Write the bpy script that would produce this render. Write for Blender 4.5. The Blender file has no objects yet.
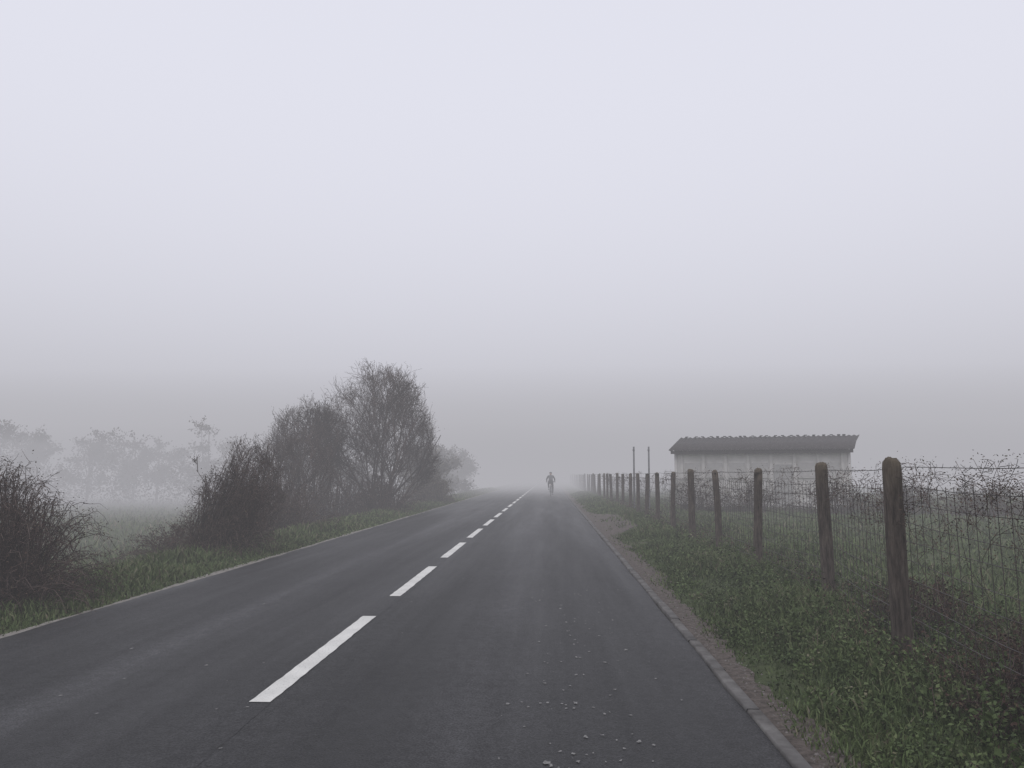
import bpy, bmesh, math, random
import numpy as np
from mathutils import Vector, Matrix
random.seed(7); rng=np.random.default_rng(7)
S=bpy.context.scene
def link(o): S.collection.objects.link(o); return o

# ---------------------------------------------------------------- materials
def newmat(name):
    m=bpy.data.materials.new(name); m.use_nodes=True
    nt=m.node_tree; return m,nt,nt.nodes['Principled BSDF']
def N(nt,t,**k):
    n=nt.nodes.new(t)
    for a,b in k.items(): setattr(n,a,b)
    return n
def noise(nt,scale,detail=4,coord='Object',vec=None,rough=.6):
    n=N(nt,'ShaderNodeTexNoise'); n.inputs['Scale'].default_value=scale; n.inputs['Detail'].default_value=detail
    n.inputs['Roughness'].default_value=rough
    if vec is None:
        tc=N(nt,'ShaderNodeTexCoord'); vec=tc.outputs[coord]
    nt.links.new(vec,n.inputs['Vector']); return n
def ramp(nt,inp,stops):
    r=N(nt,'ShaderNodeValToRGB'); e=r.color_ramp.elements
    while len(e)<len(stops): e.new(.5)
    for el,(p,c) in zip(e,stops):
        el.position=p; el.color=(c[0],c[1],c[2],1) if not isinstance(c,float) else (c,c,c,1)
    nt.links.new(inp,r.inputs['Fac']); return r
def mixc(nt,a,b,fac,mode='MIX'):
    m=N(nt,'ShaderNodeMix',data_type='RGBA',blend_type=mode)
    for s,v in ((6,a),(7,b),(0,fac)):
        if hasattr(v,'is_linked'): nt.links.new(v,m.inputs[s])
        elif s==0: m.inputs[0].default_value=v
        else: m.inputs[s].default_value=(*v,1)
    return m.outputs[2]
def bump(nt,b,inp,strength=.4,dist=.02):
    bn=N(nt,'ShaderNodeBump'); bn.inputs['Strength'].default_value=strength; bn.inputs['Distance'].default_value=dist
    nt.links.new(inp,bn.inputs['Height']); nt.links.new(bn.outputs[0],b.inputs['Normal'])
def simple(name,c1,c2,scale=5,rough=.8,bmp=.3,bd=.01,spec=.3):
    m,nt,b=newmat(name); n=noise(nt,scale,6)
    r=ramp(nt,n.outputs['Fac'],[(.32,c1),(.68,c2)])
    nt.links.new(r.outputs[0],b.inputs['Base Color']); b.inputs['Roughness'].default_value=rough
    b.inputs['Specular IOR Level'].default_value=spec
    if bmp: bump(nt,b,n.outputs['Fac'],bmp,bd)
    return m
def tintmat(name,stops,rough=.7,spec=.25):
    m,nt,b=newmat(name); a=N(nt,'ShaderNodeAttribute',attribute_name='tint')
    r=ramp(nt,a.outputs['Fac'],stops)
    n=noise(nt,.9,3); d=ramp(nt,n.outputs['Fac'],[(.3,.65),(.7,1.0)])
    c=mixc(nt,r.outputs[0],d.outputs[0],1.0,'MULTIPLY')
    nt.links.new(c,b.inputs['Base Color']); b.inputs['Roughness'].default_value=rough
    b.inputs['Specular IOR Level'].default_value=spec
    return m

# ---------------------------------------------------------------- mesh helpers
def np_mesh(name,V,F,mat,tint=None,parent=None,smooth=False):
    V=np.asarray(V,dtype=np.float32).reshape(-1,3); F=np.asarray(F,dtype=np.int32)
    k=F.shape[1]; me=bpy.data.meshes.new(name)
    me.vertices.add(len(V)); me.vertices.foreach_set('co',V.ravel())
    me.loops.add(F.size); me.loops.foreach_set('vertex_index',F.ravel())
    me.polygons.add(len(F)); me.polygons.foreach_set('loop_start',np.arange(0,F.size,k,dtype=np.int32))
    me.polygons.foreach_set('loop_total',np.full(len(F),k,dtype=np.int32))
    me.update(calc_edges=True)
    if tint is not None:
        a=me.attributes.new('tint','FLOAT','POINT'); a.data.foreach_set('value',np.asarray(tint,dtype=np.float32))
    if smooth: me.polygons.foreach_set('use_smooth',np.ones(len(F),dtype=bool))
    me.materials.append(mat)
    o=link(bpy.data.objects.new(name,me))
    if parent: o.parent=parent
    return o
class Tubes:
    def __init__(s): s.V=[];s.F=[];s.T=[]
    def add(s,pts,rads,sides=3,tint=.5):
        base=len(s.V); n=len(pts)
        for i,p in enumerate(pts):
            d=(pts[min(i+1,n-1)]-pts[max(i-1,0)])
            if d.length<1e-6: d=Vector((0,0,1))
            d.normalize()
            a=d.orthogonal().normalized(); b=d.cross(a)
            for k in range(sides):
                an=2*math.pi*k/sides
                v=p+(a*math.cos(an)+b*math.sin(an))*rads[i]
                s.V.append((v.x,v.y,v.z)); s.T.append(tint)
        for i in range(n-1):
            for k in range(sides):
                k2=(k+1)%sides
                s.F.append((base+i*sides+k,base+i*sides+k2,base+(i+1)*sides+k2,base+(i+1)*sides+k))
    def build(s,name,mat,parent=None): return np_mesh(name,s.V,s.F,mat,s.T,parent)
def empty(name,loc=(0,0,0),rz=0):
    e=link(bpy.data.objects.new(name,None)); e.location=loc; e.rotation_euler=(0,0,rz); return e
def box(name,size,loc,mat,parent=None,bev=0,rot=(0,0,0)):
    bm=bmesh.new(); bmesh.ops.create_cube(bm,size=1)
    for v in bm.verts: v.co=Vector((v.co.x*size[0],v.co.y*size[1],v.co.z*size[2]))
    if bev: bmesh.ops.bevel(bm,geom=bm.edges[:],offset=bev,segments=2,affect='EDGES')
    me=bpy.data.meshes.new(name); bm.to_mesh(me); bm.free(); me.materials.append(mat)
    o=link(bpy.data.objects.new(name,me)); o.location=loc; o.rotation_euler=rot
    if parent: o.parent=parent
    return o
def leaves(P,size,tint,mat,name,parent=None,flat=0.0,aspect=.6):
    P=np.asarray(P,dtype=np.float64); n=len(P)
    a=rng.normal(size=(n,3)); a[:,2]*= (1-flat)
    a/=np.linalg.norm(a,axis=1)[:,None]
    b=rng.normal(size=(n,3)); b-= (a*b).sum(1)[:,None]*a; b/=np.linalg.norm(b,axis=1)[:,None]
    sz=np.asarray(size).reshape(-1,1)*rng.uniform(.6,1.3,(n,1))
    c=np.cross(a,b)
    v0=P; v1=P+a*sz*.5+b*sz*aspect*.5+c*sz*.1; v2=P+a*sz; v3=P+a*sz*.5-b*sz*aspect*.5+c*sz*.1
    V=np.stack([v0,v1,v2,v3],1).reshape(-1,3)
    i=np.arange(n)*4
    F=np.concatenate([np.stack([i,i+1,i+2],1),np.stack([i,i+2,i+3],1)])
    return np_mesh(name,V,F,mat,np.repeat(tint,4),parent)

# ---------------------------------------------------------------- ground height
KX=[-1600,-16,-8.5,-6.6,-5.3,-5.0,1.2,1.35,1.6,2.2,3.0,8,1600]
KZ=[-1.5,-1.3,-.45,-.02,-.005,-.03,-.03,-.02,0.0,.07,.09,.0,0]
def gz(x,y=0): return np.interp(x,KX,KZ)

# ---------------------------------------------------------------- fog volumes, no scattering: own emission stands in for scattered daylight
def fog(name,z0,z1,dens,col,L,y0=-1400,y1=1400,xw=2800):
    m=bpy.data.materials.new(name); m.use_nodes=True; nt=m.node_tree
    nt.nodes.clear(); out=N(nt,'ShaderNodeOutputMaterial')
    ab=N(nt,'ShaderNodeVolumeAbsorption'); ab.inputs['Color'].default_value=(0,0,0,1); ab.inputs['Density'].default_value=dens
    em=N(nt,'ShaderNodeEmission'); em.inputs['Color'].default_value=(*col,1); em.inputs['Strength'].default_value=dens*L  # self-glow of the fog, in place of light scattered in it
    ad=N(nt,'ShaderNodeAddShader'); nt.links.new(ab.outputs[0],ad.inputs[0]); nt.links.new(em.outputs[0],ad.inputs[1])
    nt.links.new(ad.outputs[0],out.inputs['Volume'])
    return box(name,(xw,y1-y0,z1-z0),(0,(y0+y1)/2,(z0+z1)/2),m)
FC=(.94,.932,1.0)
fog('fog',-6,27,.0080,FC,.50)
fog('fog_bank',-5.5,4.5,.020,FC,.415,y0=43,y1=1380,xw=2780)
fog('fog_bank',-5.2,10.0,.018,FC,.465,y0=58,y1=1370,xw=2770)
fog('high_fog',27.05,140,.011,(.875,.885,1.0),1.08)  # stronger emission here paints the brighter upper sky

# ---------------------------------------------------------------- world + sun
w=bpy.data.worlds.new("World"); S.world=w; w.use_nodes=True; nt=w.node_tree
bg=nt.nodes['Background']; sky=N(nt,'ShaderNodeTexSky',sky_type='NISHITA'); sky.sun_disc=False
AZ,EL=math.radians(205),math.radians(58)
sky.sun_elevation=EL; sky.sun_rotation=AZ; sky.dust_density=3
hs=N(nt,'ShaderNodeHueSaturation'); hs.inputs['Saturation'].default_value=.25
nt.links.new(sky.outputs[0],hs.inputs['Color']); nt.links.new(hs.outputs[0],bg.inputs['Color']); bg.inputs['Strength'].default_value=.15
sun=bpy.data.lights.new('sun','SUN'); sun.energy=1.4; sun.angle=math.radians(40); sun.color=(1,.97,.93)
so=link(bpy.data.objects.new('sun',sun))
dv=Vector((math.sin(AZ)*math.cos(EL),math.cos(AZ)*math.cos(EL),math.sin(EL)))
so.rotation_euler=dv.to_track_quat('Z','Y').to_euler(); so.location=(0,0,20)

# ---------------------------------------------------------------- ground
xs=sorted(set([-1390,-700,-300,-120,-60,-40,-30,-24,-20,-16,-12,-8.5,-7.5,-6.6,-6,-5.3,-5.0,1.2,1.35,1.6,2.2,3.0,4,5,6.5,8,10,13,17,22,30,45,80,150,400,1390]))
ys=list(np.concatenate([np.arange(-20,60,1.0),np.arange(60,200,10),[250,400,700,1390]])); ys=[-1390,-300,-80]+ys
V=[];F=[]
for y in ys:
    for x in xs:
        z=float(gz(x)); 
        if x>4 or x<-7.5: z+=random.uniform(-.07,.07)
        V.append((x,y,z))
nx=len(xs)
for j in range(len(ys)-1):
    for i in range(nx-1): F.append((j*nx+i,j*nx+i+1,(j+1)*nx+i+1,(j+1)*nx+i))
m,nt,b=newmat('grassy_earth')
n1=noise(nt,.35,5); n2=noise(nt,9,8)
r1=ramp(nt,n1.outputs['Fac'],[(.3,(.066,.083,.038)),(.55,(.098,.120,.057)),(.75,(.125,.124,.078))])
r2=ramp(nt,n2.outputs['Fac'],[(.3,.5),(.7,1.0)])
nt.links.new(mixc(nt,r1.outputs[0],r2.outputs[0],1.0,'MULTIPLY'),b.inputs['Base Color']); b.inputs['Roughness'].default_value=.95
b.inputs['Specular IOR Level'].default_value=.1
bump(nt,b,n2.outputs['Fac'],.8,.06)
np_mesh('ground',V,F,m)

# ---------------------------------------------------------------- road
XL,XR=-5.03,1.23
m,nt,b=newmat('asphalt')
tc=N(nt,'ShaderNodeTexCoord'); sp=N(nt,'ShaderNodeSeparateXYZ'); nt.links.new(tc.outputs['Object'],sp.inputs[0])
mp=N(nt,'ShaderNodeMapping'); mp.inputs['Scale'].default_value=(1.3,.07,1); nt.links.new(tc.outputs['Object'],mp.inputs[0])
ns=noise(nt,1.0,6,vec=mp.outputs[0])
ma=N(nt,'ShaderNodeMath',operation='MULTIPLY_ADD'); nt.links.new(ns.outputs['Fac'],ma.inputs[0]); ma.inputs[1].default_value=.4; nt.links.new(sp.outputs[0],ma.inputs[2])
mr=N(nt,'ShaderNodeMapRange'); mr.inputs[1].default_value=XL+.2; mr.inputs[2].default_value=XR+.2; nt.links.new(ma.outputs[0],mr.inputs[0])
def px(x): return (x-XL)/(XR-XL)
A=.034
rr=ramp(nt,mr.outputs[0],[(0,A*1.3),(px(-4.6),A*.95),(px(-3.95),A*.8),(px(-3.55),A*1.0),(px(-3.3),A*2.0),(px(-3.05),A*1.0),(px(-2.3),A*.8),
   (px(-1.75),A*1.0),(px(-1.1),A*.66),(px(-.5),A*1.6),(px(-.1),A*.8),(px(.6),A*.64),(px(1.0),A*1.0),(1.0,A*1.8)])
for e in rr.color_ramp.elements: c=e.color; e.color=(c[0],c[1]*.985,c[2]*1.03,1)
n3=noise(nt,.8,6); r3=ramp(nt,n3.outputs['Fac'],[(.3,.66),(.7,1.0)])
n4=noise(nt,80,4); r4=ramp(nt,n4.outputs['Fac'],[(.35,.15),(.65,1.0)])
n6=noise(nt,14,6,rough=.75); r6=ramp(nt,n6.outputs['Fac'],[(.35,.48),(.62,1.0)])
c=mixc(nt,rr.outputs[0],r3.outputs[0],1.0,'MULTIPLY'); c=mixc(nt,c,r4.outputs[0],1.0,'MULTIPLY'); c=mixc(nt,c,r6.outputs[0],1.0,'MULTIPLY')
sc=N(nt,'ShaderNodeVectorMath',operation='SCALE'); sc.inputs['Scale'].default_value=2.0; nt.links.new(c,sc.inputs[0])
nt.links.new(sc.outputs[0],b.inputs['Base Color'])
r5=ramp(nt,ns.outputs['Fac'],[(.3,.48),(.7,.72)]); nt.links.new(r5.outputs[0],b.inputs['Roughness'])
b.inputs['Specular IOR Level'].default_value=.30
bump(nt,b,n4.outputs['Fac'],.8,.01)
yy=np.concatenate([np.arange(-12,60,.5),np.arange(60,900,20)])
V=[];F=[]
for y in yy:
    wl=random.uniform(-.025,.025) ; wr=random.uniform(-.012,.012)
    V+= [(XL+wl,y,-.04),(XL+wl,y,.012),(XL+.3,y,.016),(-1.89,y,.03),(XR-.3,y,.016),(XR+wr,y,.012),(XR+wr,y,-.04)]
for j in range(len(yy)-1):
    for i in range(6): F.append((j*7+i,j*7+i+1,(j+1)*7+i+1,(j+1)*7+i))
road=np_mesh('asphalt_road',V,F,m)
def rz(x):
    return float(np.interp(x,[XL,XL+.3,-1.89,XR-.3,XR],[.012,.016,.03,.016,.012]))

m,nt,b=newmat('road_paint'); n=noise(nt,60,6); n2=noise(nt,3,5)
r=ramp(nt,n.outputs['Fac'],[(.30,(.30,.29,.28)),(.42,(.74,.73,.68)),(.8,(.80,.79,.74))]); r2=ramp(nt,n2.outputs['Fac'],[(.3,.8),(.6,1.0)])
nt.links.new(mixc(nt,r.outputs[0],r2.outputs[0],1.0,'MULTIPLY'),b.inputs['Base Color']); b.inputs['Roughness'].default_value=.6
V=[];F=[]
y0=4.98-4.28*3
while y0<260:
    k=len(V)
    nn=30
    for i in range(nn+1):
        y=y0+2.98*i/nn
        j1=random.uniform(-.005,.005); j2=random.uniform(-.005,.005)
        V+= [(-1.89-.07+j1,y,.034),(-1.89+.07+j2,y,.034)]
    for i in range(nn): F.append((k+2*i,k+2*i+1,k+2*i+3,k+2*i+2))
    y0+=4.28
np_mesh('centre_line_marking',V,F,m)

def strip(name,xa,xb,fa,fb,mat,z=.006,y0=-10,y1=200,step=.12,crown=.004):
    V=[];F=[];y=y0;cols=5;rows=0
    while y<y1:
        a=xa+fa(y); bb=xb+fb(y)
        for i in range(cols):
            x=a+(bb-a)*i/(cols-1); V.append((x,y,float(gz(x))+z+ (crown if 0<i<cols-1 else 0)))
        rows+=1; y+=step if y<45 else 2
    for j in range(rows-1):
        for i in range(cols-1): F.append((j*cols+i,j*cols+i+1,(j+1)*cols+i+1,(j+1)*cols+i))
    return np_mesh(name,V,F,mat)
dirt=simple('dirt',(.050,.040,.034),(.140,.116,.100),18,.85,.9,.03,.2)
pale=simple('pale_edge',(.17,.155,.135),(.29,.275,.25),8,.9,.5,.01,.1)
kerbm=simple('kerb_concrete',(.090,.084,.080),(.185,.178,.170),7,.9,.6,.01,.1)
strip('gravel_edge',-5.17,-5.0,lambda y:.03*math.sin(y*.9)+random.uniform(-.015,.015),lambda y:0,pale,.02)
def sh(y):
    base=.05*math.sin(y*.55)+.05*math.sin(y*1.7+1)+random.uniform(-.04,.04)+.14*min(1,max(0,(y-4)/6))
    base+=1.0*math.exp(-((y-24)/4.2)**4)
    return base
strip('dirt_shoulder',1.27,1.52,lambda y:0,sh,dirt,.012)
kerb=empty('kerb'); V=[];F=[]
random.seed(12); y=-6
while y<120:
    k=len(V); dz=random.uniform(-.003,.003); dx=random.uniform(-.006,.006); L=.994
    for yy_ in (y,y+L):
        for (x,z) in ((1.243,-.03),(1.243,.022),(1.250,.030),(1.322,.030),(1.334,.018),(1.334,-.04)): V.append((x+dx,yy_,z+dz))
    for i in range(5): F.append((k+i,k+i+1,k+i+7,k+i+6))
    F.append((k,k+1,k+2,k+3)); F.append((k,k+3,k+4,k+5)); F.append((k+6,k+9,k+8,k+7)); F.append((k+6,k+11,k+10,k+9))
    y+=1.0
np_mesh('stones',V,F,kerbm,parent=kerb)
random.seed(5); V=[];F=[]
for i in range(1100):
    y=2.4*math.exp(random.uniform(0,2.6)); x=1.37+abs(random.gauss(0,.11)); r=random.uniform(.004,.013); z=float(gz(x))+.016
    if random.random()<.35: x=-5.08+random.gauss(0,.06); y*=1.6; z=float(gz(x))+.02
    k=len(V)
    for dx,dy,dz in ((1,0,0),(0,1,0),(-1,0,0),(0,-1,0),(.1,.1,.8)):
        V.append((x+dx*r*random.uniform(.6,1.2),y+dy*r*random.uniform(.6,1.2),z+dz*r))
    for q in range(4): F.append((k+q,k+(q+1)%4,k+4))
np_mesh('gravel',V,F,simple('stone',(.09,.08,.075),(.22,.20,.185),40,.9,0))
seam=simple('seam',(.018,.018,.019),(.04,.04,.042),20,.7,0)
sv=[];F=[];k=0
y=-4
while y<40:
    x=-1.80+ .02*math.sin(y*.8)+random.uniform(-.006,.006); z=rz(x)+.003
    wd=random.uniform(.001,.003)
    sv+=[(x-wd,y,z),(x+wd,y,z)]; y+=.12;k+=1
for i in range(k-1): F.append((2*i,2*i+1,2*i+3,2*i+2))
np_mesh('road_seam',sv,F,seam)
V=[];F=[]
random.seed(77)
for i in range(210):
    y=3.5*math.exp(random.uniform(0,1.15)); x=random.gauss(.22,.27)
    if i>170: x=random.uniform(-4.6,1.0); y=random.uniform(4,14)
    if x>1.1: continue
    r=random.uniform(.003,.014)*(1 if random.random()>.14 else 1.6); k=len(V); n=9; z=rz(x)+.005
    V.append((x,y,z)); st=random.uniform(.8,1.9)
    for q in range(n):
        a=q/n*2*math.pi; rr_=r*random.uniform(.35,1.4); V.append((x+math.cos(a)*rr_,y+math.sin(a)*rr_*st,z))
    for q in range(n): F.append((k,k+1+q,k+1+(q+1)%n))
np_mesh('road_droppings',V,F,simple('chalky',(.11,.11,.105),(.32,.31,.30),30,.8,0))

# ---------------------------------------------------------------- grass
gm=tintmat('grass_mat',[(0,(.042,.062,.022)),(.45,(.098,.142,.047)),(.75,(.148,.188,.075)),(.9,(.20,.185,.11)),(1,(.24,.21,.15))])
def blades(X,Y,H,W,T):
    n=len(X); Z=gz(X)-.01
    an=rng.uniform(0,2*math.pi,n); ln=rng.uniform(.1,.9,n)*H; la=rng.uniform(0,2*math.pi,n)
    dx=np.cos(an)*W; dy=np.sin(an)*W; lx=np.cos(la)*ln; ly=np.sin(la)*ln
    v0=np.stack([X-dx,Y-dy,Z],1); v1=np.stack([X+dx,Y+dy,Z],1)
    v2=np.stack([X-dx*.7+lx*.35,Y-dy*.7+ly*.35,Z+H*.6],1); v3=np.stack([X+dx*.7+lx*.35,Y+dy*.7+ly*.35,Z+H*.6],1)
    v4=np.stack([X+lx,Y+ly,Z+H*rng.uniform(.75,1.05,n)],1)
    V=np.stack([v0,v1,v2,v3,v4],1).reshape(-1,3); i=np.arange(n)*5
    F=np.concatenate([np.stack([i,i+1,i+3],1),np.stack([i,i+3,i+2],1),np.stack([i+2,i+3,i+4],1)])
    return V,F,np.repeat(T,5)
def clump(X,Y,s=1.0):
    return .5+.25*np.sin(X*2.7*s+1.3*np.sin(Y*1.1*s))+.25*np.sin(Y*1.9*s+2.0*np.sin(X*1.7*s+.7))
def logY(n,a,b): return a*np.exp(rng.uniform(0,math.log(b/a),n))
VV=[];FF=[];TT=[];off=0
def addb(X,Y,H,W,T):
    global off
    V,F,t=blades(X,Y,H,W,T); VV.append(V);FF.append(F+off);TT.append(t);off+=len(V)
n=85000; Y=logY(n,2.0,60); X=1.40+rng.power(1.2,n)*1.9
c=clump(X,Y); dirtw=1.44+.13*np.clip((Y-4)/6,0,1)+.05*np.sin(Y*2.3); keep=(rng.uniform(size=n)<.3+c) & ~((X<2.5)&(Y>19.5)&(Y<28.5)&(rng.uniform(size=n)<.9)) & ~((X<dirtw)&(rng.uniform(size=n)<.7))
X=X[keep];Y=Y[keep];c=c[keep];n=len(X)
addb(X,Y,(.035+.12*c*np.clip((X-1.25)/.9,.2,1.4))*rng.uniform(.5,1.5,n),.0035+.0006*Y,np.clip(rng.normal(.47,.22,n)+.3*(c-.5),0,1))
n=80000; Y=logY(n,2.5,80); X=3.0+rng.power(.75,n)*Y*.9
c=clump(X,Y,.6)
addb(X,Y,(.06+.14*c)*rng.uniform(.5,1.4,n),.005+.0009*Y,np.clip(rng.normal(.55,.2,n),0,1))
n=46000; Y=logY(n,5,80); X=-5.12-rng.power(.9,n)*2.6
c=clump(X,Y)
addb(X,Y,(.04+.14*c*np.clip((-5.0-X)/.7,.2,1.5))*rng.uniform(.5,1.5,n),.004+.0008*Y,np.clip(rng.normal(.55,.22,n)+.2*(c-.5),0,1))
n=20000; Y=logY(n,8,80); X=-7.4-rng.power(.8,n)*Y*.6
addb(X,Y,.22*rng.uniform(.4,1.5,n),.006+.001*Y,np.clip(rng.normal(.65,.25,n),0,1))
np_mesh('verge_grass',np.concatenate(VV),np.concatenate(FF),gm,np.concatenate(TT))

P=[];T=[];SZ=[]
for i in range(600):
    y=float(logY(1,2.2,24)[0]); x=random.uniform(1.6,3.2) if random.random()<.85 else random.uniform(3.2,5)
    if 19<y<29 and x<2.7: continue
    h=random.uniform(.06,.27)*(1.4 if x>2.3 else .7); t=random.uniform(.05,.8)
    for k in range(42):
        a=random.uniform(0,6.28); q=random.random()**.6*h*.9
        P.append((x+math.cos(a)*q,y+math.sin(a)*q,float(gz(x))+random.uniform(.01,h)*(1.1-q/h*.5))); T.append(min(1,max(0,random.gauss(t,.12)))); SZ.append(.026+.0012*y)
stk=Tubes()
for i in range(240):
    y=float(logY(1,2.3,14)[0]); x=random.uniform(2.1,3.3) if random.random()<.8 else random.uniform(3.3,4.4)
    h=random.uniform(.18,.48); t=random.uniform(.05,.6); z=float(gz(x)); lx,ly=random.gauss(0,.06),random.gauss(0,.06)
    stk.add([Vector((x,y,z)),Vector((x+lx*.4,y+ly*.4,z+h*.5)),Vector((x+lx,y+ly,z+h))],[.003,.0025,.001],3,.3)
    for k in range(26):
        f=random.uniform(.15,1); P.append((x+lx*f+random.gauss(0,.012),y+ly*f+random.gauss(0,.012),z+h*f)); T.append(min(1,max(0,random.gauss(t,.1)))); SZ.append(.055*(1.15-.6*f))
wd_=empty('verge_weeds'); leaves(P,SZ,np.array(T),gm,'leaves',wd_,flat=.4); stk.build('stalks',gm,wd_)

# ---------------------------------------------------------------- woody plants
bark=tintmat('bark',[(0,(.048,.033,.030)),(.5,(.115,.080,.070)),(1,(.19,.145,.128))],.9,.1)
brownleaf=tintmat('brown_leaf',[(0,(.035,.020,.018)),(.5,(.095,.056,.045)),(.8,(.14,.092,.065)),(1,(.10,.11,.055))],.8,.15)
bud=tintmat('bud_leaf',[(0,(.055,.044,.036)),(.5,(.11,.090,.066)),(1,(.13,.125,.075))],.8,.15)
def rv(s=1): return Vector((random.gauss(0,s),random.gauss(0,s),random.gauss(0,s)))
def inside(p,env):
    q=Vector((p.x/env['w'],p.y/env['w'],(p.z-env['h']*.42)/(env['h']*.56)))
    an=math.atan2(p.y,p.x)
    k=1+.07*math.sin(3*an+env['ph'])+.06*math.sin(7*an+2*p.z+env['ph'])
    return q.length<k+random.gauss(0,.06)
def grow(tb,lf,p,d,L,r,depth,maxd,env,nch):
    segs=4 if depth<2 else 3
    pts=[p.copy()];rad=[r];q=p.copy();dd=d.copy()
    for i in range(segs):
        dd=(dd+rv(.09+.03*depth)+Vector((0,0,.05))).normalized()
        q2=q+dd*(L/segs)
        if not inside(q2,env):
            if i==0 and depth>=2: q2=q+dd*min(.18,L/segs*.5)
            elif random.random()<.97: break
        q=q2; pts.append(q.copy()); rad.append(max(r*(1-.75*(i+1)/segs),env['rt']))
    n=len(pts)-1
    if n<1: return
    tb.add(pts,rad,4 if depth<2 else 3,random.random())
    if depth>=maxd:
        for k in range(env['lf']): lf.append(tuple(pts[random.randint(1,n)]+rv(.06)))
        return
    for k in range(nch[depth]):
        t=random.uniform(.12 if depth==0 else .2,1.0)*n; idx=min(n-1,int(t)); f=t-idx
        s=pts[idx].lerp(pts[idx+1],f)
        sd=(pts[idx+1]-pts[idx]).normalized()
        perp=sd.cross(rv()).normalized()
        nd=(sd*.75+perp*random.uniform(.4,.95)+Vector((0,0,.22))).normalized()
        grow(tb,lf,s,nd,L*random.uniform(.42,.66),max(r*.45,env['rt']*1.3),depth+1,maxd,env,nch)
def shrub_tree(name,x,y,h,wd,stems,nch,lf=2,lfsz=.05,r0=.05,rt=.004,seed=1,spread=.7,mat_l=None):
    random.seed(seed); tb=Tubes();L=[]
    z=float(gz(x))-.05; env={'h':h,'w':wd,'ph':random.uniform(0,6),'lf':lf,'rt':rt}
    for s in range(stems):
        a=s/stems*6.28+random.uniform(-.4,.4); tilt=random.uniform(.05,spread)
        d=Vector((math.cos(a)*tilt,math.sin(a)*tilt,1)).normalized(); o=wd*.3*random.random()
        grow(tb,L,Vector((math.cos(a)*o,math.sin(a)*o,0)),d,h*random.uniform(.65,.85),r0*random.uniform(.7,1.2),0,len(nch),env,nch)
    e=empty(name,(x,y,z))
    tb.build('branches',bark,e)
    if L: leaves(np.array(L),np.full(len(L),lfsz),rng.uniform(0,1,len(L)),mat_l or bud,'foliage',e)
    return e
def mound(name,x,y,rx,ry,h,n,nleaf,seed,lsz=.03,mat_l=None,lean=0,thick=.006,cone=0):
    random.seed(seed); tb=Tubes(); P=[]
    e=empty(name,(x,y,float(gz(x))))
    ph=[random.uniform(0,6.28) for _ in range(4)]
    for i in range(n):
        a=random.uniform(0,6.28); el_=random.uniform(.05,1.5)
        k=1+.10*math.sin(3*a+ph[0])+.08*math.sin(5*a+ph[1]+3*el_)+random.gauss(0,.05)
        k*=random.uniform(.55,1) if random.random()<.4 else 1
        if random.random()<.04: k*=1.15
        cc=math.cos(el_)*(1-cone*math.sin(el_))
        tip=Vector((math.cos(a)*cc*rx*k+lean*math.sin(el_),math.sin(a)*cc*ry*k,math.sin(el_)*h*k))
        b0=Vector((math.cos(a)*rx*.6*random.random(),math.sin(a)*ry*.6*random.random(),0))
        mid=b0.lerp(tip,.55)+Vector((0,0,h*.15*random.random()))+rv(.05*h)
        droop=random.uniform(0,.3)*h
        end=tip+Vector((math.cos(a)*rx*.1,math.sin(a)*ry*.1,-droop)); pts=[]
        for t in np.linspace(0,1,7):
            pts.append(b0*(1-t)**3+mid*(3*(1-t)**2*t)+tip*(3*(1-t)*t*t)+end*t**3+rv(.012))
        tb.add(pts,[thick*(1-.7*t/6)+.0008 for t in range(7)],3,random.random())
        for q in range(6):
            s=pts[random.randint(2,6)]; d=rv().normalized()*random.uniform(.08,.24)*h*.6
            tb.add([s,s+d*.5+rv(.015),s+d+Vector((0,0,-.04))],[thick*.5,thick*.35,.001],3,random.random())
            for _ in range(nleaf//3): P.append(tuple(s+d*random.random()+rv(.025*h)))
        for _ in range(nleaf):
            s=pts[random.randint(1,6)]; P.append(tuple(s+rv(.035*h)))
    tb.build('stems',bark,e)
    if P: leaves(np.array(P),np.full(len(P),lsz),rng.uniform(0,1,len(P)),mat_l or brownleaf,'foliage',e)
    return e
mound('bramble_bush',-6.75,8.7,1.45,1.2,1.62,950,6,11,.022)
mound('bramble_bush',-6.45,14.4,1.05,.9,1.90,620,6,12,.028,lean=.55,cone=.35)
mound('bramble_bush',-7.6,15.8,1.5,1.3,.8,300,6,13,.035)
shrub_tree('bare_shrub',-6.6,16.0,2.45,.9,7,(8,6,4),1,.03,.016,.003,seed=3)
mound('hedge_bush',-7.7,21,1.5,2.2,1.6,420,6,14,.04,thick=.009)
shrub_tree('bushy_tree',-7.45,32,6.8,2.7,11,(8,7,6,2),1,.04,.055,.0046,seed=5)
shrub_tree('bushy_tree',-9.9,30.5,5.3,2.0,8,(7,6,6,2),1,.04,.045,.0046,seed=6)
shrub_tree('bare_shrub',-8.9,26,3.5,1.5,8,(8,6,4),1,.04,.03,.0045,seed=8)
mound('hedge_bush',-8.6,30,2.6,2.2,2.2,480,5,15,.045,thick=.010)
mound('hedge_bush',-6.9,31,1.5,2.2,1.7,320,5,18,.045,thick=.010)
mound('hedge_bush',-6.6,41,1.3,4.0,1.7,320,8,16,.07,thick=.012,mat_l=bud)
for i,(x,y,rx,h) in enumerate([(6.0,31,1.5,1.2),(8.4,30.5,1.7,1.35),(11.0,30,1.7,1.2),(13.4,29,1.6,1.35),(16,28.5,1.9,1.3),(19,28.5,2.0,1.5),(22.5,29,2.2,1.6)]):
    mound('field_hedge',x,y,rx,.9,h,170,8,60+i,.055,mat_l=bud,thick=.008)

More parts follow.
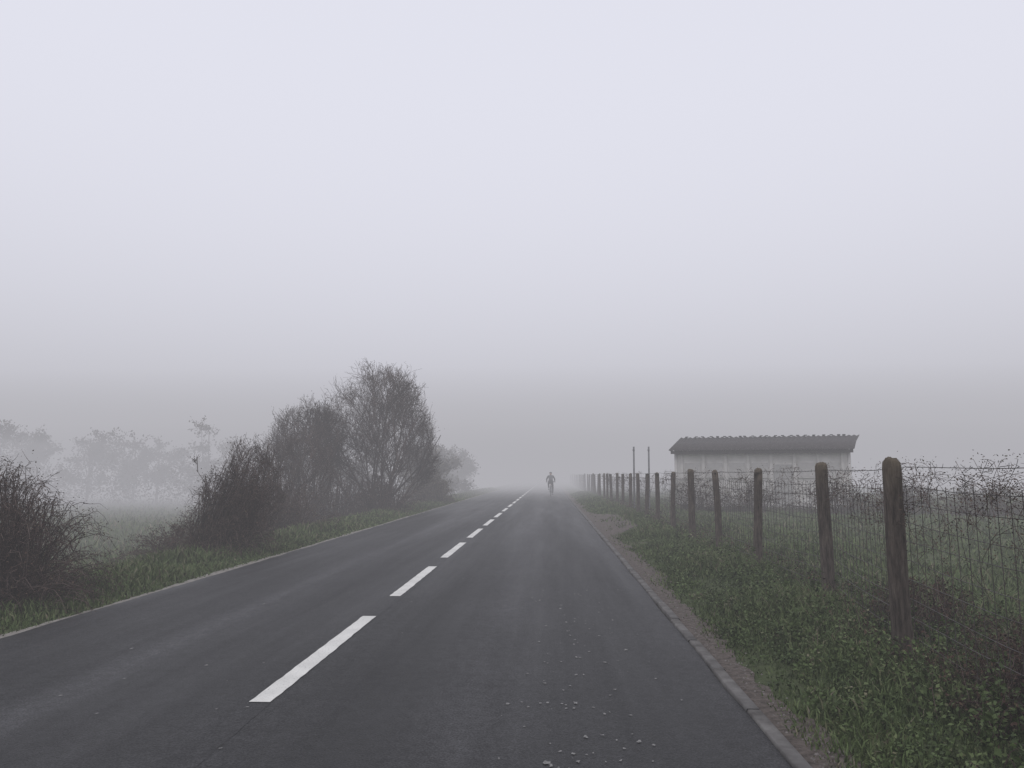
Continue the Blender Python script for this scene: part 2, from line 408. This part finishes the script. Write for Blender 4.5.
def dtree(tb,P,x,y,h,w,seed):
    random.seed(seed); z=float(gz(x))
    tb.add([Vector((x,y,z)),Vector((x+.1,y,z+h*.35)),Vector((x,y,z+h*.8))],[.14,.10,.03],4)
    blobs=[(Vector((x+random.gauss(0,w*.2),y+random.gauss(0,w*.2),z+h*random.uniform(.15,.84))),w*random.uniform(.16,.28)) for _ in range(14)]
    for c,r in blobs:
        s=Vector((x,y,z+h*.3)); tb.add([s,s.lerp(c,.5)+rv(.15),c],[.06,.04,.015],3)
        for k in range(18):
            d=rv().normalized()*r*random.uniform(.5,1.1); d.z*=.8; tb.add([c,c+d*.5+rv(.05),c+d],[.02,.014,.006],3)
            for _ in range(14): P.append(tuple(c+d*random.uniform(.3,1.05)+rv(.12)))
tb=Tubes();P=[]
sd=100
for (x,y,h,wd) in [(-33.5,72,8.9,5.5),(-39,73,8.0,6),(-45.5,72,7.8,6),(-52,73,8,6.5),(-58,75,8.8,7),(-64,75,7.8,7),(-28.5,73,6.6,5),(-71,75,7.5,7),(-42,74,7.5,6),(-55,77,8,7),(-77,77,7.5,7),
    (-8.4,49,4.2,4),(-9.0,55,4.4,4.8),(-9.2,62,4.5,5),(-9.0,70,4.6,5),(-9.2,80,4.6,5),(-13,52,4.5,5),(-18,60,4.8,5)]:
    sd+=1; dtree(tb,P,x,y,h,wd,sd)
random.seed(55)
for i in range(90):
    x=-92+i*.93+random.uniform(-.5,.5); y=70+random.uniform(-3,3); h=4.6+1.2*math.sin(i*.5)+random.uniform(-.6,.8); z=float(gz(x))
    if x>-11: break
    for k in range(260): P.append((x+random.gauss(0,.9),y+random.gauss(0,.8),z+h*random.random()))
dt=empty('distant_trees'); tb.build('branches',bark,dt)
leaves(np.array(P),np.full(len(P),.25),rng.uniform(0,1,len(P)),bud,'foliage',dt)

# ---------------------------------------------------------------- fence
m,nt,b=newmat('weathered_post'); tc=N(nt,'ShaderNodeTexCoord')
sp=N(nt,'ShaderNodeSeparateXYZ'); nt.links.new(tc.outputs['Object'],sp.inputs[0])
mp=N(nt,'ShaderNodeMapping'); mp.inputs['Scale'].default_value=(22,22,3.5); nt.links.new(tc.outputs['Object'],mp.inputs[0])
n=noise(nt,1.6,8,vec=mp.outputs[0],rough=.7); r=ramp(nt,n.outputs['Fac'],[(.34,(.045,.038,.033)),(.5,(.098,.080,.068)),(.68,(.175,.145,.12))])
mr=N(nt,'ShaderNodeMapRange'); mr.inputs[1].default_value=1.25; mr.inputs[2].default_value=1.66; nt.links.new(sp.outputs[2],mr.inputs[0])
n2=noise(nt,18,5); mm=N(nt,'ShaderNodeMath',operation='MULTIPLY'); nt.links.new(mr.outputs[0],mm.inputs[0]); nt.links.new(n2.outputs['Fac'],mm.inputs[1])
nt.links.new(mixc(nt,r.outputs[0],(.22,.18,.115),mm.outputs[0]),b.inputs['Base Color']); b.inputs['Roughness'].default_value=.92
b.inputs['Specular IOR Level'].default_value=.15
bump(nt,b,n.outputs['Fac'],1.0,.03)
postmat=m
fence=empty('wire_fence')
FP=[(2.35,3.1,1.63,.07),(2.62,5.85,1.63,.072),(3.05,8.56,1.64,.066),(3.05,11.3,1.60,.062),(3.05,13.8,1.59,.056),(3.05,16.3,1.63,.072),(3.05,18.9,1.58,.06),(3.06,21.6,1.57,.06)]
y=24.2
random.seed(9)
while y<110: FP.append((3.08+random.uniform(-.05,.05),y+random.uniform(-.2,.2),1.56+random.uniform(-.08,.08),.062)); y+=2.65
def post(i,x,y,h,r):
    random.seed(i*13+2); V=[];F=[];sd=10
    zs=[0,.2,.4,.6,.8,1.0,1.15,1.3,1.45,h-.09,h-.035,h-.01,h]; rs=[1.08,1.07,1.03,1.02,1,.99,.99,.98,.97,.97,.93,.72,.3]
    lx=random.uniform(-.03,.03); ly=random.uniform(-.03,.03); z0=float(gz(x)); ph=random.uniform(0,6)
    cr=[random.uniform(.93,1.07) for _ in range(sd)]
    for z,k in zip(zs,rs):
        for q in range(sd):
            a=(q+.5)/sd*6.283
            ca,sa=math.cos(a),math.sin(a); f=1/max(abs(ca),abs(sa))**.3
            rr=r*k*f*cr[q]*random.uniform(.975,1.025)
            bx=.008*math.sin(z*2.5+ph)
            V.append((ca*rr+lx*z+bx,sa*rr+ly*z,z-.05 if z==0 else z+(random.uniform(-.012,.012) if z>h-.05 else 0)))
    for j in range(len(zs)-1):
        for q in range(sd): F.append((j*sd+q,j*sd+(q+1)%sd,(j+1)*sd+(q+1)%sd,(j+1)*sd+q))
    o=np_mesh('post_%d'%i,V,F,postmat,parent=fence); o.location=(x,y,z0)
    k=(len(zs)-1)*sd
    bm=bmesh.new(); bm.from_mesh(o.data); bm.verts.ensure_lookup_table(); bm.faces.new([bm.verts[k+q] for q in range(sd)]); bm.to_mesh(o.data); bm.free()
for i,(x,y,h,r) in enumerate(FP): post(i+1,x,y,h-float(gz(x)),r)
wire=simple('rusty_wire',(.045,.038,.035),(.11,.098,.092),12,.6,0)
tb=Tubes()
FX=[p[0] for p in FP];FY=[p[1] for p in FP]
def fx(y): return float(np.interp(y,FY,FX))
random.seed(21)
for zi,zz in enumerate([.12,.26,.40,.54,.68,.82,.96,1.10,1.24,1.38,1.52]):
    pts=[]; rd=[]
    for a,bq in zip(FP[:-1],FP[1:]):
        if a[1]>60: break
        for k in range(6):
            t=k/6; s=math.sin(math.pi*t)*.02*(1+zi%2)
            pts.append(Vector((a[0]+(bq[0]-a[0])*t+.085,a[1]+(bq[1]-a[1])*t,zz-s+random.uniform(-.004,.004)+.04)))
            rd.append(.0024+.0001*pts[-1].y)
    tb.add(pts,rd,3)
y=3.2
while y<40:
    x=fx(y)+.086; r=.0022+.00009*y; tb.add([Vector((x,y,.15)),Vector((x+.004,y+random.uniform(-.01,.01),.8)),Vector((x,y+random.uniform(-.01,.01),1.42))],[r]*3,3); y+=.14 if y<20 else .28
y=3.2
while y<20:
    x=fx(y)+.085; c=Vector((x,y,1.545)); tb.add([c+rv(.018),c,c+rv(.018)],[.0015,.0025,.0015],3); y+=.11
tb.build('wire_mesh',wire,fence)

def vines(name,y0,y1,n,zlo,zhi,nl,lsz,seed,side=.07):
    random.seed(seed); tb=Tubes();P=[];SZ=[]
    for i in range(n):
        y=y0*math.exp(random.uniform(0,math.log(y1/y0))); z=random.triangular(zlo,zhi,zhi-.08)
        if math.sin(y*1.3)+math.sin(y*3.1+1)<-.5 and random.random()<.6: continue
        p=Vector((fx(y)+side+random.gauss(0,.03),y,z)); d=Vector((random.gauss(0,.1),random.choice([-1,1]),random.gauss(0,.35)))
        pts=[p.copy()]
        for k in range(random.randint(5,11)):
            d=(d+Vector((random.gauss(0,.15),random.gauss(0,.28),random.gauss(-.06,.26)))).normalized()
            d.x-= (p.x-fx(p.y)-side)*1.5
            p=p+d*random.uniform(.03,.07); p.z=min(p.z,zhi+.03); pts.append(p.copy())
            for _ in range(nl):
                if random.random()<.5: P.append(tuple(p+rv(.03))); SZ.append(lsz+.0006*y)
        tb.add(pts,[.0010+.00012*y]*(len(pts)-1)+[.0008],3,random.random())
    e=empty(name); tb.build('stems',bark,e); leaves(np.array(P),np.array(SZ),rng.uniform(0,1,len(P)),brownleaf,'foliage',e,aspect=.45)
vines('fence_vine',3.2,45,560,1.0,1.56,4,.012,31)
vines('fence_vine',3.2,9,130,1.15,1.56,4,.013,33)
vines('fence_vine',3.2,30,90,.35,1.0,1,.012,32)
random.seed(41); tb=Tubes();P=[];SZ=[]
for i in range(1000):
    y=2.6*math.exp(random.uniform(0,math.log(40/2.6))); x=fx(y)+random.gauss(.15,.22)
    z=float(gz(x)); h=random.uniform(.12,.6)*random.uniform(.4,1)
    a=random.uniform(0,6.28); d=Vector((math.cos(a)*.4,math.sin(a)*.4,1))
    p0=Vector((x,y,z)); p1=p0+d*h*.55+rv(.02); p2=p1+Vector((d.x*1.3,d.y*1.3,.45))*h*.5+rv(.03)
    tb.add([p0,p1,p2],[.0025+.0002*y,.002,.001],3,random.random())
    for _ in range(random.randint(3,9)): P.append(tuple(p0.lerp(p2,random.uniform(.2,1))+rv(.05))); SZ.append(.022+.001*y)
e=empty('dead_undergrowth'); tb.build('stems',bark,e); leaves(np.array(P),np.array(SZ),rng.uniform(0,.9,len(P)),brownleaf,'foliage',e)
mound('dead_bramble',2.85,4.6,.45,.9,.46,190,9,44,.022,thick=.004)
mound('dead_bramble',3.35,7.0,.4,.9,.5,150,9,45,.024,thick=.004)
mound('dead_bramble',3.9,5.6,.7,.8,.5,150,9,46,.024,thick=.004)

pm=simple('galvanised',(.12,.12,.12),(.2,.2,.2),10,.6,0)
for (x,y,h) in [(3.36,30,2.62),(3.95,30,2.62)]:
    tb=Tubes(); 
    tb.add([Vector((0,0,-.1)),Vector((0,0,h*.5)),Vector((.01,0,h)),Vector((.01,0,h+.001))],[.035,.034,.033,.001],8)
    tb.add([Vector((0,0,h-.15)),Vector((0,0,h-.12))],[.05,.05],8)
    o=tb.build('metal_pole',pm); o.location=(x,y,0)

# ---------------------------------------------------------------- shed
wallm=simple('whitewash',(.52,.50,.47),(.72,.70,.67),1.6,.9,.2,.01,.1)
roofm=simple('corrugated_roof',(.030,.025,.025),(.062,.053,.050),3,.8,.2,.01,.1)
darkm=simple('dark_opening',(.02,.02,.02),(.05,.045,.04),4,.9,0)
shutm=simple('shutter',(.44,.43,.41),(.54,.52,.50),4,.9,.1)
shed=empty('livestock_shed',(5.98,36.2,0),-math.radians(16))
W_,D_=7.75,5.0
box('front_wall',(W_-.3,.15,2.55),(W_/2,.1,1.275),wallm,shed)
box('back_wall',(W_-.3,.15,3.2),(W_/2,D_-.2,1.6),wallm,shed)
for i,xx in enumerate((.075,W_-.075)):
    V=[(xx-.07,.0,0),(xx-.07,D_-.1,0),(xx-.07,D_-.1,3.28),(xx-.07,.0,2.6),(xx+.07,.0,0),(xx+.07,D_-.1,0),(xx+.07,D_-.1,3.28),(xx+.07,.0,2.6)]
    F=[(0,1,2,3),(7,6,5,4),(0,4,5,1),(1,5,6,2),(2,6,7,3),(3,7,4,0)]
    np_mesh('side_wall_%d'%(i+1),V,F,wallm,parent=shed)
bw=(W_-.7)/7
for k in range(8): box('pilaster_%d'%(k+1),(.14,.08,2.5),(.35+k*bw,-.02,1.25),wallm,shed,.01)
for k in range(7):
    if k==4: continue
    box('window_%d'%(k+1),(.7,.05,.62),(.35+(k+.5)*bw,.012,1.75),shutm,shed)
    box('sill_%d'%(k+1),(.78,.10,.05),(.35+(k+.5)*bw,-.01,1.40),wallm,shed)
box('door',(.8,.05,1.95),(.35+4.5*bw,.012,1.0),simple('door_paint',(.36,.35,.34),(.44,.43,.41),4,.8,.1),shed)
V=[];F=[];nc=150
for j,(yv,zv,xr) in enumerate(((-.35,2.66,.12),(D_*.5,3.1,.5),(D_+.25,3.52,.95))):
    for i in range(nc+1):
        x=-.2+(W_+.2+xr)*i/nc; V.append((x,yv,zv+.03*math.cos(i/nc*math.pi*2*37)))
for j in range(2):
    for i in range(nc): a=j*(nc+1)+i; F.append((a,a+1,a+nc+2,a+nc+1))
ro=np_mesh('roof',V,F,roofm,parent=shed); sm=ro.modifiers.new('s','SOLIDIFY'); sm.thickness=.03
box('fascia',(W_+.2,.04,.14),(W_/2-.02,-.30,2.56),roofm,shed)
for k in range(22): box('roof_weight_%d'%(k+1),(.16,.25,.045),(.2+k*(W_+.3)/21.5+random.uniform(-.1,.1),D_+.05,3.545),darkm,shed,.015)

# ---------------------------------------------------------------- cyclist and bicycle
jacket=simple('jacket',(.06,.06,.065),(.10,.10,.105),9,.85,.2)
trous=simple('trousers',(.018,.018,.02),(.03,.03,.034),9,.9,.2)
skin=simple('skin',(.42,.26,.19),(.50,.32,.24),9,.6,0)
helm=simple('helmet_shell',(.08,.08,.09),(.13,.13,.14),4,.4,0)
blk=simple('black_rubber',(.015,.015,.015),(.03,.03,.03),10,.6,0)
frm=simple('frame_paint',(.05,.05,.06),(.08,.08,.09),6,.4,0)
CX,CY,CZ=.10,52.5,.03
bike=empty('bicycle',(CX,CY,CZ)); R=.335
def torus(name,c,R,r,mat,par,seg=40,ss=8):
    V=[];F=[]
    for i in range(seg):
        a=i/seg*6.28318
        for j in range(ss):
            q=j/ss*6.28318; rr=R+r*math.cos(q); V.append((c[0]+r*math.sin(q),c[1]+rr*math.cos(a),c[2]+rr*math.sin(a)))
    for i in range(seg):
        for j in range(ss): F.append((i*ss+j,i*ss+(j+1)%ss,((i+1)%seg)*ss+(j+1)%ss,((i+1)%seg)*ss+j))
    return np_mesh(name,V,F,mat,parent=par,smooth=True)
for nm,cy in (('rear_wheel',-.5),('front_wheel',.53)):
    torus(nm+'_tyre',(0,cy,R),R-.028,.028,blk,bike); torus(nm+'_rim',(0,cy,R),R-.058,.01,pm,bike)
    tb=Tubes()
    for k in range(24):
        a=k/24*6.283; s=.025 if k%2 else -.025
        tb.add([Vector((s,cy,R)),Vector((0,cy+math.cos(a)*(R-.058),R+math.sin(a)*(R-.058)))],[.0015,.0015],3)
    tb.add([Vector((-.06,cy,R)),Vector((.06,cy,R))],[.018,.018],8)
    tb.build(nm+'_spokes',pm,bike)
# mudguard over the rear wheel
V=[];F=[]
for i in range(13):
    a=math.radians(20+i*13)
    for s in (-.035,0,.035): V.append((s,-.5-math.cos(a)*(R+.035-abs(s)*.3),R+math.sin(a)*(R+.035-abs(s)*.3)))
for i in range(12):
    for j in range(2): F.append((i*3+j,i*3+j+1,i*3+j+4,i*3+j+3))
np_mesh('mudguard',V,F,frm,parent=bike)
tb=Tubes(); v=Vector
BB=v((0,-.06,.29)); ST=v((0,-.2,.80)); HT=v((0,.36,.86)); HB=v((0,.40,.70))
for a,b_,r in [(BB,ST,.016),(ST,HT,.016),(BB,HB,.019),(HT,HB,.02),(ST,v((0,-.225,.91)),.013),(HT,v((0,.35,.95)),.014),(v((0,.35,.95)),v((0,.42,.97)),.014)]: tb.add([a,b_],[r,r],8)
for s in (-1,1):
    tb.add([BB+v((s*.04,0,0)),v((s*.06,-.5,R))],[.01,.008],6); tb.add([ST+v((s*.02,0,0)),v((s*.06,-.5,R))],[.008,.008],6)
    tb.add([HB+v((s*.05,.01,-.02)),v((s*.055,.53,R))],[.012,.009],6)
    tb.add([v((0,.42,.97)),v((s*.12,.42,.98)),v((s*.26,.38,.98)),v((s*.33,.36,.98))],[.015]*4,8)
tb.add([BB+v((-.08,0,0)),BB+v((.08,0,0))],[.015]*2,8)
tb.add([BB+v((.08,0,0)),BB+v((.085,.05,-.16))],[.011,.009],6); tb.add([BB+v((-.08,0,0)),BB+v((-.085,-.05,.16))],[.011,.009],6)
tb.build('frame',frm,bike)
box('pedal_right',(.09,.08,.02),(.135,-.01,.125),blk,bike,.004); box('pedal_left',(.09,.08,.02),(-.135,-.11,.455),blk,bike,.004)
box('saddle',(.16,.26,.05),(0,-.23,.935),blk,bike,.02)
box('tail_lamp',(.04,.02,.05),(0,-.27,.82),simple('red_lens',(.3,.02,.02),(.4,.03,.03),5,.4,0),bike,.005)
cyc=empty('cyclist',(CX,CY,CZ))
def skinned(name,verts,edges,rads,mat,root=0,sub=2):
    me=bpy.data.meshes.new(name); me.from_pydata(verts,edges,[]); me.materials.append(mat)
    o=link(bpy.data.objects.new(name,me)); o.parent=cyc
    o.modifiers.new('skin','SKIN')
    for i,r in enumerate(rads):
        sv=me.skin_vertices[0].data[i]; sv.radius=(r,r) if not isinstance(r,tuple) else r; sv.use_root=(i==root)
    s=o.modifiers.new('sub','SUBSURF'); s.levels=sub; s.render_levels=sub
    o.modifiers['skin'].use_smooth_shade=True
    return o
Vb=[(0,-.22,1.03),(0,-.10,1.17),(0,.03,1.30),(0,.11,1.39),(0,.16,1.46),
 (-.17,.09,1.385),(-.28,.20,1.18),(-.28,.33,1.02),(.17,.09,1.385),(.28,.20,1.18),(.28,.33,1.02)]
Eb=[(0,1),(1,2),(2,3),(3,4),(3,5),(5,6),(6,7),(3,8),(8,9),(9,10)]
skinned('jacket',Vb,Eb,[(.16,.13),(.155,.12),(.165,.13),(.13,.11),.06,.064,.052,.036,.064,.052,.036],jacket)
Vl=[(0,-.22,1.0),(.09,-.19,.98),(.14,.06,.60),(.13,-.06,.22),(-.09,-.19,.98),(-.16,.17,.86),(-.13,-.14,.56)]
skinned('trousers',Vl,[(0,1),(1,2),(2,3),(0,4),(4,5),(5,6)],[.12,.10,.062,.045,.10,.066,.045],trous)
for s,(ax,ay,az_) in ((1,(.13,-.06,.20)),(-1,(-.13,-.14,.54))):
    skinned('shoe_%s'%('right' if s>0 else 'left'),[(ax,ay,az_),(ax,ay-.02,az_-.05),(ax,ay+.08,az_-.055),(ax,ay+.17,az_-.06)],[(0,1),(1,2),(2,3)],[.036,.036,.036,.028],blk)
skinned('head',[(0,.16,1.45),(0,.19,1.51),(0,.215,1.57),(0,.225,1.62),(0,.285,1.53),(0,.325,1.555),(-.078,.205,1.56),(.078,.205,1.56)],
  [(0,1),(1,2),(2,3),(1,4),(2,5),(2,6),(2,7)],[.052,.07,.085,.07,.035,.014,.016,.016],skin)
skinned('helmet',[(0,.13,1.60),(0,.20,1.64),(0,.28,1.63)],[(0,1),(1,2)],[(.095,.065),(.11,.065),(.085,.045)],helm)
for s in (-1,1):
    box('eye_%s'%('r' if s>0 else 'l'),(.016,.01,.01),(s*.03,.305,1.575),blk,cyc,.003)
    skinned('hand_%s'%('right' if s>0 else 'left'),[(s*.275,.345,1.01),(s*.285,.375,1.00)],[(0,1)],[.026,.028],skin,0,1)
    for k in range(4):
        fx0=s*(.255+k*.02); L=[.03,.034,.032,.026][k]
        skinned('finger_%d_%s'%(k+1,'r' if s>0 else 'l'),[(fx0,.385,1.0),(fx0,.385+L*.7,.992),(fx0,.385+L*.8,.966),(fx0,.375,.955)],[(0,1),(1,2),(2,3)],[.009,.0085,.008,.007],skin,0,1)
    skinned('thumb_%s'%('r' if s>0 else 'l'),[(s*.262,.36,1.0),(s*.245,.37,.985),(s*.235,.38,.965)],[(0,1),(1,2)],[.011,.010,.008],skin,0,1)

# ---------------------------------------------------------------- camera
cam=bpy.data.cameras.new('camera'); cam.sensor_width=36; cam.lens=26.2; cam.clip_end=5000; cam.clip_start=.05
co=link(bpy.data.objects.new('camera',cam)); co.location=(0,0,1.5)
co.rotation_euler=(math.radians(90+6.96),0,math.radians(2.84)); S.camera=co
S.view_settings.view_transform='Standard'; S.view_settings.look='None'; S.view_settings.exposure=0
